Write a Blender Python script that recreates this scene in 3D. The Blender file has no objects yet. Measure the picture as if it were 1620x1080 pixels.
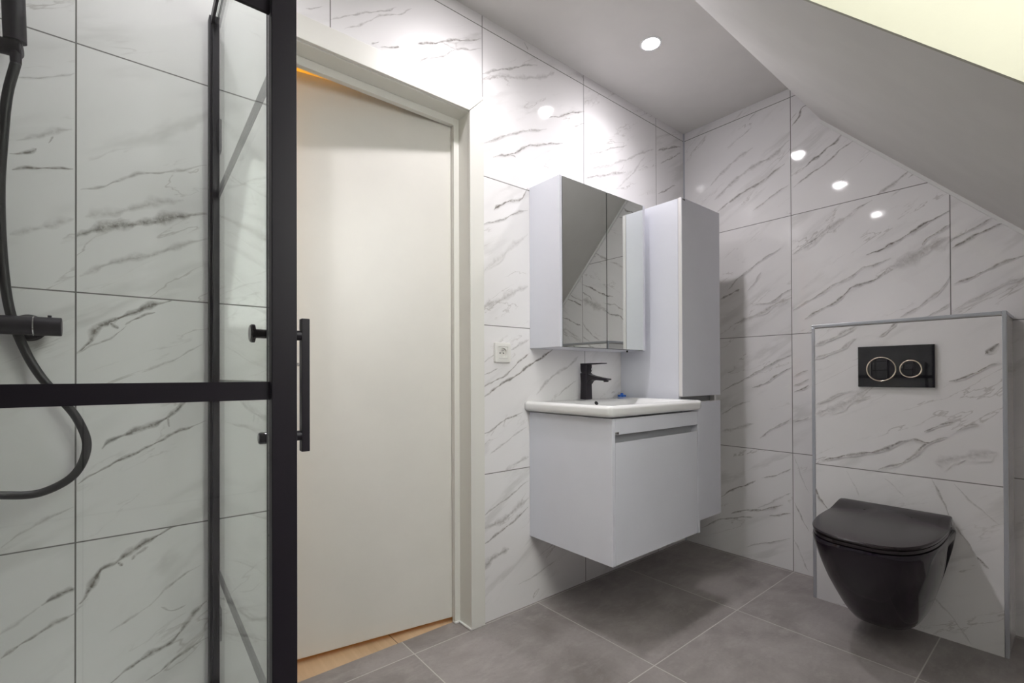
import bpy, bmesh, math, random
from mathutils import Vector, Matrix
random.seed(7)
R_ = math.radians
scene = bpy.context.scene
COL = scene.collection

# ---------------------------------------------------------------- camera
def make_camera():
    f, cx, cy = 752.6, 819.1, 589.9
    yaw, pitch, roll = R_(50.226), 0.0056, -0.0039
    F = Vector((math.cos(yaw), math.sin(yaw), 0)); R = Vector((math.sin(yaw), -math.cos(yaw), 0)); U = Vector((0, 0, 1))
    F2 = F * math.cos(pitch) + U * math.sin(pitch); U2 = U * math.cos(pitch) - F * math.sin(pitch)
    rt = R * math.cos(roll) + U2 * math.sin(roll); up = -R * math.sin(roll) + U2 * math.cos(roll)
    cd = bpy.data.cameras.new('camera'); co = bpy.data.objects.new('camera', cd); COL.objects.link(co)
    cd.sensor_width = 36; cd.lens = f / 1620 * 36
    cd.shift_x = -(cx - 810) / 1620; cd.shift_y = (cy - 540) / 1620
    cd.clip_start = 0.02
    M = Matrix((rt, up, -F2)).transposed().to_4x4(); M.translation = Vector((-2.602, -1.555, 0.9894))
    co.matrix_world = M
    scene.camera = co
make_camera()

# ---------------------------------------------------------------- sky, exposure
scene.view_settings.view_transform = 'Standard'
scene.view_settings.look = 'None'
scene.view_settings.gamma = 1
scene.view_settings.use_curve_mapping = False
EXPOSURE = 0.37
scene.view_settings.exposure = EXPOSURE
SKY_STRENGTH = 7.5
LENS = 120.0         # downlight lens
LAMP = 26.0         # downlight beam, watts
HALL = 110.0         # warm hallway lamp
w = bpy.data.worlds.new('sky'); scene.world = w; w.use_nodes = True
bg = w.node_tree.nodes['Background']; bg.inputs[0].default_value = (1.0, 0.975, 0.955, 1); bg.inputs[1].default_value = SKY_STRENGTH

# ---------------------------------------------------------------- materials
class NT:
    def __init__(s, name):
        s.m = bpy.data.materials.new(name); s.m.use_nodes = True
        s.t = s.m.node_tree; s.b = s.t.nodes['Principled BSDF']
    def n(s, typ, **kw):
        nd = s.t.nodes.new(typ)
        for k, v in kw.items(): setattr(nd, k, v)
        return nd
    def l(s, a, b): s.t.links.new(a, b)
    def val(s, sock, v):
        if hasattr(v, 'is_linked') or isinstance(v, bpy.types.NodeSocket): s.l(v, sock)
        else: sock.default_value = v
    def math(s, op, a, b=0.0, c=0.0, clamp=False):
        nd = s.n('ShaderNodeMath', operation=op); nd.use_clamp = clamp
        s.val(nd.inputs[0], a); s.val(nd.inputs[1], b)
        if op in ('MULTIPLY_ADD', 'SMOOTH_MIN'): s.val(nd.inputs[2], c)
        return nd.outputs[0]
    def vmath(s, op, a, b=(0, 0, 0)):
        nd = s.n('ShaderNodeVectorMath', operation=op); s.val(nd.inputs[0], a)
        if op == 'SCALE': s.val(nd.inputs['Scale'], b)
        elif op != 'NORMALIZE': s.val(nd.inputs[1], b)
        return nd.outputs[0]
    def comb(s, x, y, z):
        nd = s.n('ShaderNodeCombineXYZ'); s.val(nd.inputs[0], x); s.val(nd.inputs[1], y); s.val(nd.inputs[2], z); return nd.outputs[0]
    def noise(s, vec, scale, detail=4, rough=.55, dist=0.0, out=0):
        nd = s.n('ShaderNodeTexNoise'); s.l(vec, nd.inputs['Vector'])
        nd.inputs['Scale'].default_value = scale; nd.inputs['Detail'].default_value = detail
        nd.inputs['Roughness'].default_value = rough; nd.inputs['Distortion'].default_value = dist
        return nd.outputs[out]
    def mrange(s, v, a, b, c=0.0, d=1.0):
        nd = s.n('ShaderNodeMapRange'); nd.interpolation_type = 'SMOOTHSTEP'
        s.val(nd.inputs[0], v); s.val(nd.inputs[1], a); s.val(nd.inputs[2], b); s.val(nd.inputs[3], c); s.val(nd.inputs[4], d)
        return nd.outputs[0]
    def mix(s, f, a, b):
        nd = s.n('ShaderNodeMix', data_type='RGBA'); s.val(nd.inputs[0], f)
        s.val(nd.inputs[6], a if not isinstance(a, tuple) else (*a, 1)); s.val(nd.inputs[7], b if not isinstance(b, tuple) else (*b, 1))
        return nd.outputs[2]
    def bump(s, h, strength=.1, dist=.01):
        nd = s.n('ShaderNodeBump'); nd.inputs['Strength'].default_value = strength; nd.inputs['Distance'].default_value = dist
        s.l(h, nd.inputs['Height']); s.l(nd.outputs[0], s.b.inputs['Normal']); return nd
    def pos(s): return s.n('ShaderNodeNewGeometry').outputs['Position']

def simple(name, col, rough=.5, metal=0.0, bumps=None, coat=0.0, var=0.0, spec=.5, croughness=.03):
    k = NT(name); b = k.b
    b.inputs['Base Color'].default_value = (*col, 1); b.inputs['Roughness'].default_value = rough; b.inputs['Metallic'].default_value = metal
    b.inputs['Specular IOR Level'].default_value = spec
    if coat: b.inputs['Coat Weight'].default_value = coat; b.inputs['Coat Roughness'].default_value = croughness
    tc = k.n('ShaderNodeTexCoord').outputs['Object']
    if var:
        nz = k.noise(tc, 6, 3)
        c = k.mix(k.mrange(nz, .3, .7), tuple(x * (1 - var) for x in col), tuple(min(1, x * (1 + var)) for x in col)); k.l(c, b.inputs['Base Color'])
    if bumps: k.bump(k.noise(tc, bumps[0], 4), bumps[1], bumps[2])
    return k.m

MARBLE = (0.845, 0.83, 0.83)
def marble(name, ax, u0, grout_u=True, grout_v=True, v0=0.594):
    k = NT(name); b = k.b
    sep = k.n('ShaderNodeSeparateXYZ'); k.l(k.pos(), sep.inputs[0])
    u = sep.outputs['X' if ax == 'x' else 'Y']; v = sep.outputs['Z']
    tu = k.math('DIVIDE', k.math('SUBTRACT', u, u0), .6); tv = k.math('DIVIDE', k.math('SUBTRACT', v, v0), .6)
    iu, iv = k.math('FLOOR', tu), k.math('FLOOR', tv)
    # distance from the nearest joint, in metres
    def edge(t):
        fr = k.math('FRACT', t); return k.math('MULTIPLY', k.math('MINIMUM', fr, k.math('SUBTRACT', 1.0, fr)), .6)
    d = None
    if grout_u: d = edge(tu)
    if grout_v: d = edge(tv) if d is None else k.math('MINIMUM', d, edge(tv))
    g = k.mrange(d, .0012, .0021, 1.0, 0.0) if d is not None else 0.0
    wn = k.n('ShaderNodeTexWhiteNoise', noise_dimensions='2D'); k.l(k.comb(iu, iv, 0.0), wn.inputs['Vector'])
    rnd = wn.outputs['Color']
    p = k.vmath('ADD', k.comb(u, v, 0.0), k.vmath('SCALE', rnd, 17.0))
    rot = k.n('ShaderNodeVectorRotate', rotation_type='Z_AXIS'); k.l(p, rot.inputs['Vector']); rot.inputs['Angle'].default_value = R_(-31 if ax == 'x' else 31)
    q = k.vmath('MULTIPLY', rot.outputs[0], (1.0, 4.2, 1.0))
    n1 = k.noise(q, 1.7, 5, .6, .35)
    fine = k.mrange(k.math('ABSOLUTE', k.math('SUBTRACT', n1, .5)), 0.0, .011, 1.0, 0.0)
    m1 = k.mrange(k.noise(q, 2.6, 2), .50, .66)
    n2 = k.noise(k.vmath('ADD', q, (5.2, 3.1, 0)), 1.3, 5, .62, .3)
    soft = k.mrange(k.math('ABSOLUTE', k.math('SUBTRACT', n2, .5)), 0.0, .07, 1.0, 0.0)
    m2 = k.mrange(k.noise(k.vmath('ADD', q, (1.7, 8.1, 0)), 2.1, 2), .50, .70)
    cloud = k.mrange(k.noise(q, .9, 3), .3, .7)
    base = k.mix(k.math('MULTIPLY', cloud, .5), MARBLE, (MARBLE[0] * .94, MARBLE[1] * .94, MARBLE[2] * .935))
    c = k.mix(k.math('MULTIPLY', k.math('MULTIPLY', soft, m2), .38), base, (.50, .49, .47))
    c = k.mix(k.math('MULTIPLY', k.math('MULTIPLY', fine, m1), .44), c, (.34, .31, .28))
    at = k.n('ShaderNodeAttribute'); at.attribute_name = 'vein'
    cen = at.outputs['Fac']      # 0 at the vein's edge, its strength along its middle
    wob = k.noise(k.comb(u, v, 0.0), 75, 4, .7)
    wob2 = k.noise(k.comb(u, v, 0.0), 14, 3)
    f = k.math('MULTIPLY', cen, k.mrange(wob, .28, .68, .45, 1.35))
    f = k.math('MULTIPLY', f, k.mrange(wob2, .25, .6, .55, 1.1), clamp=True)
    vc = k.mix(k.mrange(wob2, .4, .65), (.16, .135, .11), (.25, .235, .22))
    c = k.mix(f, c, vc)
    c = k.mix(g, c, (.17, .165, .155))
    k.l(c, b.inputs['Base Color'])
    k.l(k.math('MULTIPLY_ADD', g, .6, .055), b.inputs['Roughness'])
    b.inputs['Specular IOR Level'].default_value = .55
    # each tile sits a hair out of plane; glaze has a faint ripple
    geo = k.n('ShaderNodeNewGeometry').outputs['Normal']
    tilt = k.vmath('SCALE', k.vmath('SUBTRACT', rnd, (.5, .5, .5)), .012)
    rip = k.vmath('SCALE', k.vmath('SUBTRACT', k.noise(k.comb(u, v, 0.0), 160, 2, out=1), (.5, .5, .5)), .012)
    k.l(k.vmath('NORMALIZE', k.vmath('ADD', k.vmath('ADD', geo, tilt), rip)), b.inputs['Normal'])
    return k.m

def floor_tile():
    k = NT('concrete_floor_tile'); b = k.b
    sep = k.n('ShaderNodeSeparateXYZ'); k.l(k.pos(), sep.inputs[0])
    tu = k.math('DIVIDE', k.math('SUBTRACT', sep.outputs['X'], -.612), .594); tv = k.math('DIVIDE', k.math('SUBTRACT', sep.outputs['Y'], -.600), .59)
    def edge(t):
        fr = k.math('FRACT', t); return k.math('MULTIPLY', k.math('MINIMUM', fr, k.math('SUBTRACT', 1.0, fr)), .59)
    g = k.mrange(k.math('MINIMUM', edge(tu), edge(tv)), .0012, .0024, 1.0, 0.0)
    wn = k.n('ShaderNodeTexWhiteNoise', noise_dimensions='2D'); k.l(k.comb(k.math('FLOOR', tu), k.math('FLOOR', tv), 0.0), wn.inputs['Vector'])
    p = k.vmath('ADD', k.comb(sep.outputs['X'], sep.outputs['Y'], 0.0), k.vmath('SCALE', wn.outputs['Color'], 9.0))
    n1 = k.noise(p, 3.2, 6, .62, .5); n2 = k.noise(k.vmath('MULTIPLY', p, (1.0, 2.2, 1.0)), 9, 5, .7, .3); n3 = k.noise(p, 90, 3, .7)
    c = k.mix(k.mrange(n1, .32, .68), (.215, .192, .182), (.335, .306, .294))
    c = k.mix(k.math('MULTIPLY', k.mrange(n2, .45, .75), .5), c, (.40, .368, .355))
    c = k.mix(k.math('MULTIPLY', k.mrange(n3, .4, .8), .18), c, (.16, .14, .135))
    c = k.mix(g, c, (.52, .50, .47)); k.l(c, b.inputs['Base Color'])
    k.l(k.mrange(n1, .3, .7, .30, .42), b.inputs['Roughness']); b.inputs['Specular IOR Level'].default_value = .45
    k.bump(n3, .05, .002)
    return k.m

def wood_floor():
    k = NT('oak_laminate'); b = k.b
    sep = k.n('ShaderNodeSeparateXYZ'); k.l(k.pos(), sep.inputs[0])
    t = k.math('DIVIDE', k.math('SUBTRACT', sep.outputs['X'], -1.815), .42)
    fr = k.math('FRACT', t); e = k.math('MULTIPLY', k.math('MINIMUM', fr, k.math('SUBTRACT', 1.0, fr)), .42)
    g = k.mrange(e, .0008, .002, 1.0, 0.0)
    p = k.comb(k.math('MULTIPLY', sep.outputs['X'], 14.0), k.math('ADD', sep.outputs['Y'], k.math('MULTIPLY', k.math('FLOOR', t), 3.7)), 0.0)
    c = k.mix(k.noise(p, 2.5, 5, .6, .6), (.50, .33, .18), (.72, .53, .34))
    c = k.mix(g, c, (.12, .08, .04)); k.l(c, b.inputs['Base Color']); b.inputs['Roughness'].default_value = .38
    return k.m

def glass_mat():
    # clear sheet: fresnel reflection over straight-through transmission
    k = NT('clear_shower_glass'); t = k.t; out = t.nodes['Material Output']; t.nodes.remove(k.b)
    tr = k.n('ShaderNodeBsdfTransparent'); tr.inputs[0].default_value = (.968, .985, .972, 1)
    gl = k.n('ShaderNodeBsdfGlossy'); gl.inputs['Roughness'].default_value = 0.0; gl.inputs[0].default_value = (1, 1, 1, 1)
    fr = k.n('ShaderNodeFresnel'); fr.inputs[0].default_value = 1.5
    # the same value for rays from either side of the sheet
    lw = k.n('ShaderNodeLayerWeight'); lw.inputs[0].default_value = .5
    f = k.math('MULTIPLY_ADD', k.math('POWER', lw.outputs['Facing'], 5.0), .58, .035)
    mx = k.n('ShaderNodeMixShader'); k.l(f, mx.inputs[0]); k.l(tr.outputs[0], mx.inputs[1]); k.l(gl.outputs[0], mx.inputs[2]); k.l(mx.outputs[0], out.inputs[0])
    t.nodes.remove(fr)
    return k.m
def emit(name, col, s):
    k = NT(name); b = k.b; b.inputs['Base Color'].default_value = (0.8, 0.8, 0.8, 1)
    b.inputs['Emission Color'].default_value = (*col, 1); b.inputs['Emission Strength'].default_value = s
    return k.m

M = dict(
    marA=marble('marble_tile_left', 'x', -.287), marB=marble('marble_tile_right', 'y', -.595),
    marC=marble('marble_tile_cistern', 'y', -.765, grout_u=False), marD=marble('marble_tile_side', 'x', -.287, grout_u=False),
    floor=floor_tile(), wood=wood_floor(), glass=glass_mat(),
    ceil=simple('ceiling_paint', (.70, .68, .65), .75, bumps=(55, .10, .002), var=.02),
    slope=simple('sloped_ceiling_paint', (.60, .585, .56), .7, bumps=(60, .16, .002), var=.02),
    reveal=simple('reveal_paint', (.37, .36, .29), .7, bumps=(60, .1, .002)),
    alu=simple('aluminium_profile', (.56, .58, .63), .32, .75),
    door=simple('door_paint', (.74, .72, .67), .34, bumps=(9, .05, .01), var=.015),
    trim=simple('casing_paint', (.74, .73, .68), .38, bumps=(25, .06, .003)),
    caulk=simple('caulk', (.78, .78, .76), .5),
    lacq=simple('white_lacquer', (.715, .725, .785), .36, var=.01, coat=.25, croughness=.25),
    edge=simple('white_edging', (.74, .72, .71), .4),
    ceramic=simple('glazed_ceramic', (.80, .80, .79), .10, coat=.6),
    mirror=simple('mirror_silver', (.80, .83, .80), .0, 1.0),
    mback=simple('mirror_dark_edge', (.05, .055, .05), .4),
    black=simple('matt_black_metal', (.010, .007, .013), .42, .0, spec=.45),
    bface=simple('black_powder_coat', (.009, .006, .012), .45, spec=.42),
    grey=simple('dark_grey_strip', (.05, .05, .055), .4),
    rubber=simple('black_hose', (.008, .007, .009), .38, spec=.5),
    gblack=simple('black_glaze', (.007, .003, .009), .10, spec=.55),
    lid=simple('black_gloss_seat', (.018, .013, .015), .20, spec=.5),
    plate=simple('black_glass_plate', (.006, .005, .008), .05, coat=.8),
    chrome=simple('chrome', (.80, .80, .80), .12, 1.0),
    copper=simple('warm_chrome', (.82, .70, .58), .14, 1.0),
    plastic=simple('socket_plastic', (.78, .77, .73), .3),
    dark=simple('dark_hole', (.01, .01, .01), .6),
    blue=simple('blue_plastic', (.01, .12, .55), .3),
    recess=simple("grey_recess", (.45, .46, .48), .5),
    hall=simple('hall_paint', (.80, .66, .38), .8),
    lamp=emit('downlight_lens', (1.0, .965, 1.0), LENS), hlamp=emit('hall_bulb', (1.0, .50, .06), HALL),
    lamp_shower=emit('downlight_lens_dimmer', (1.0, .965, 1.0), LENS * .62),
    ring=simple('downlight_ring', (.80, .80, .80), .4),
)

# ---------------------------------------------------------------- helpers
def box(bm, x0, x1, y0, y1, z0, z1):
    x0, x1 = sorted((x0, x1)); y0, y1 = sorted((y0, y1)); z0, z1 = sorted((z0, z1))
    v = [bm.verts.new(p) for p in ((x0, y0, z0), (x1, y0, z0), (x1, y1, z0), (x0, y1, z0), (x0, y0, z1), (x1, y0, z1), (x1, y1, z1), (x0, y1, z1))]
    for f in ((0, 3, 2, 1), (4, 5, 6, 7), (0, 1, 5, 4), (1, 2, 6, 5), (2, 3, 7, 6), (3, 0, 4, 7)): bm.faces.new([v[i] for i in f])
    return v
def prism(bm, pts, vec):
    a = [bm.verts.new(p) for p in pts]; b = [bm.verts.new(Vector(p) + Vector(vec)) for p in pts]
    n = len(a); bm.faces.new(a[::-1]); bm.faces.new(b)
    for i in range(n): bm.faces.new([a[i], a[(i + 1) % n], b[(i + 1) % n], b[i]])
def loft(bm, rings, cap0=True, cap1=True):
    R = [[bm.verts.new(p) for p in r] for r in rings]; n = len(R[0])
    for a, b in zip(R, R[1:]):
        for i in range(n): bm.faces.new([a[i], a[(i + 1) % n], b[(i + 1) % n], b[i]])
    if cap0: bm.faces.new(R[0][::-1])
    if cap1: bm.faces.new(R[-1])
def frame(d):
    d = Vector(d).normalized(); a = Vector((0, 0, 1)) if abs(d.z) < .9 else Vector((1, 0, 0))
    u = d.cross(a).normalized(); return u, d.cross(u).normalized(), d
def lathe(bm, o, axis, prof, n=32):
    """prof: (distance along axis, radius)"""
    u, v, d = frame(axis); o = Vector(o)
    loft(bm, [[o + d * h + (u * math.cos(2 * math.pi * i / n) + v * math.sin(2 * math.pi * i / n)) * r for i in range(n)] for h, r in prof])
def catmull(P, k=8):
    P = [Vector(p) for p in P]; Q = [P[0] * 2 - P[1]] + P + [P[-1] * 2 - P[-2]]; out = []
    for i in range(1, len(Q) - 2):
        a, b, c, d = Q[i - 1:i + 3]
        for j in range(k):
            t = j / k
            out.append(.5 * ((2 * b) + (c - a) * t + (2 * a - 5 * b + 4 * c - d) * t * t + (3 * b - a - 3 * c + d) * t ** 3))
    out.append(P[-1]); return out
def tube(bm, path, r, n=16):
    rings = []; u = None
    for i, p in enumerate(path):
        d = (path[min(i + 1, len(path) - 1)] - path[max(i - 1, 0)]).normalized()
        if u is None: u = frame(d)[0]
        u = (u - d * u.dot(d)).normalized(); v = d.cross(u)
        rings.append([p + (u * math.cos(2 * math.pi * k / n) + v * math.sin(2 * math.pi * k / n)) * r for k in range(n)])
    loft(bm, rings)
def obj(name, bm, mat, parent=None, bevel=0, smooth=False, seg=2):
    bmesh.ops.recalc_face_normals(bm, faces=bm.faces)
    if parent is not None:
        bmesh.ops.translate(bm, verts=bm.verts, vec=-wloc(parent))
    me = bpy.data.meshes.new(name); bm.to_mesh(me); bm.free()
    o = bpy.data.objects.new(name, me); COL.objects.link(o)
    for m in (mat if isinstance(mat, (list, tuple)) else [mat]): me.materials.append(m)
    if parent is not None: o.parent = parent
    if bevel:
        md = o.modifiers.new('bevel', 'BEVEL'); md.width = bevel; md.segments = seg; md.limit_method = 'ANGLE'; md.angle_limit = R_(40)
        me.shade_smooth()
        md.harden_normals = True
    elif smooth:
        me.shade_smooth()
        if smooth != 'all':
            try: me.set_sharp_from_angle(angle=R_(38))
            except Exception: pass
    return o
def wloc(p):
    v = Vector((0, 0, 0))
    while p is not None: v += p.location; p = p.parent
    return v
def thing(name, label, cat, loc, group=None):
    o = bpy.data.objects.new(name, None); COL.objects.link(o); o.location = loc; o.empty_display_size = .05
    o['label'] = label; o['category'] = cat
    if group: o['group'] = group
    return o
def tag(o, label, cat, group=None):
    o['label'] = label; o['category'] = cat
    if group: o['group'] = group
    return o
def struct(o): o['kind'] = 'structure'; return o
def B(): return bmesh.new()

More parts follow.
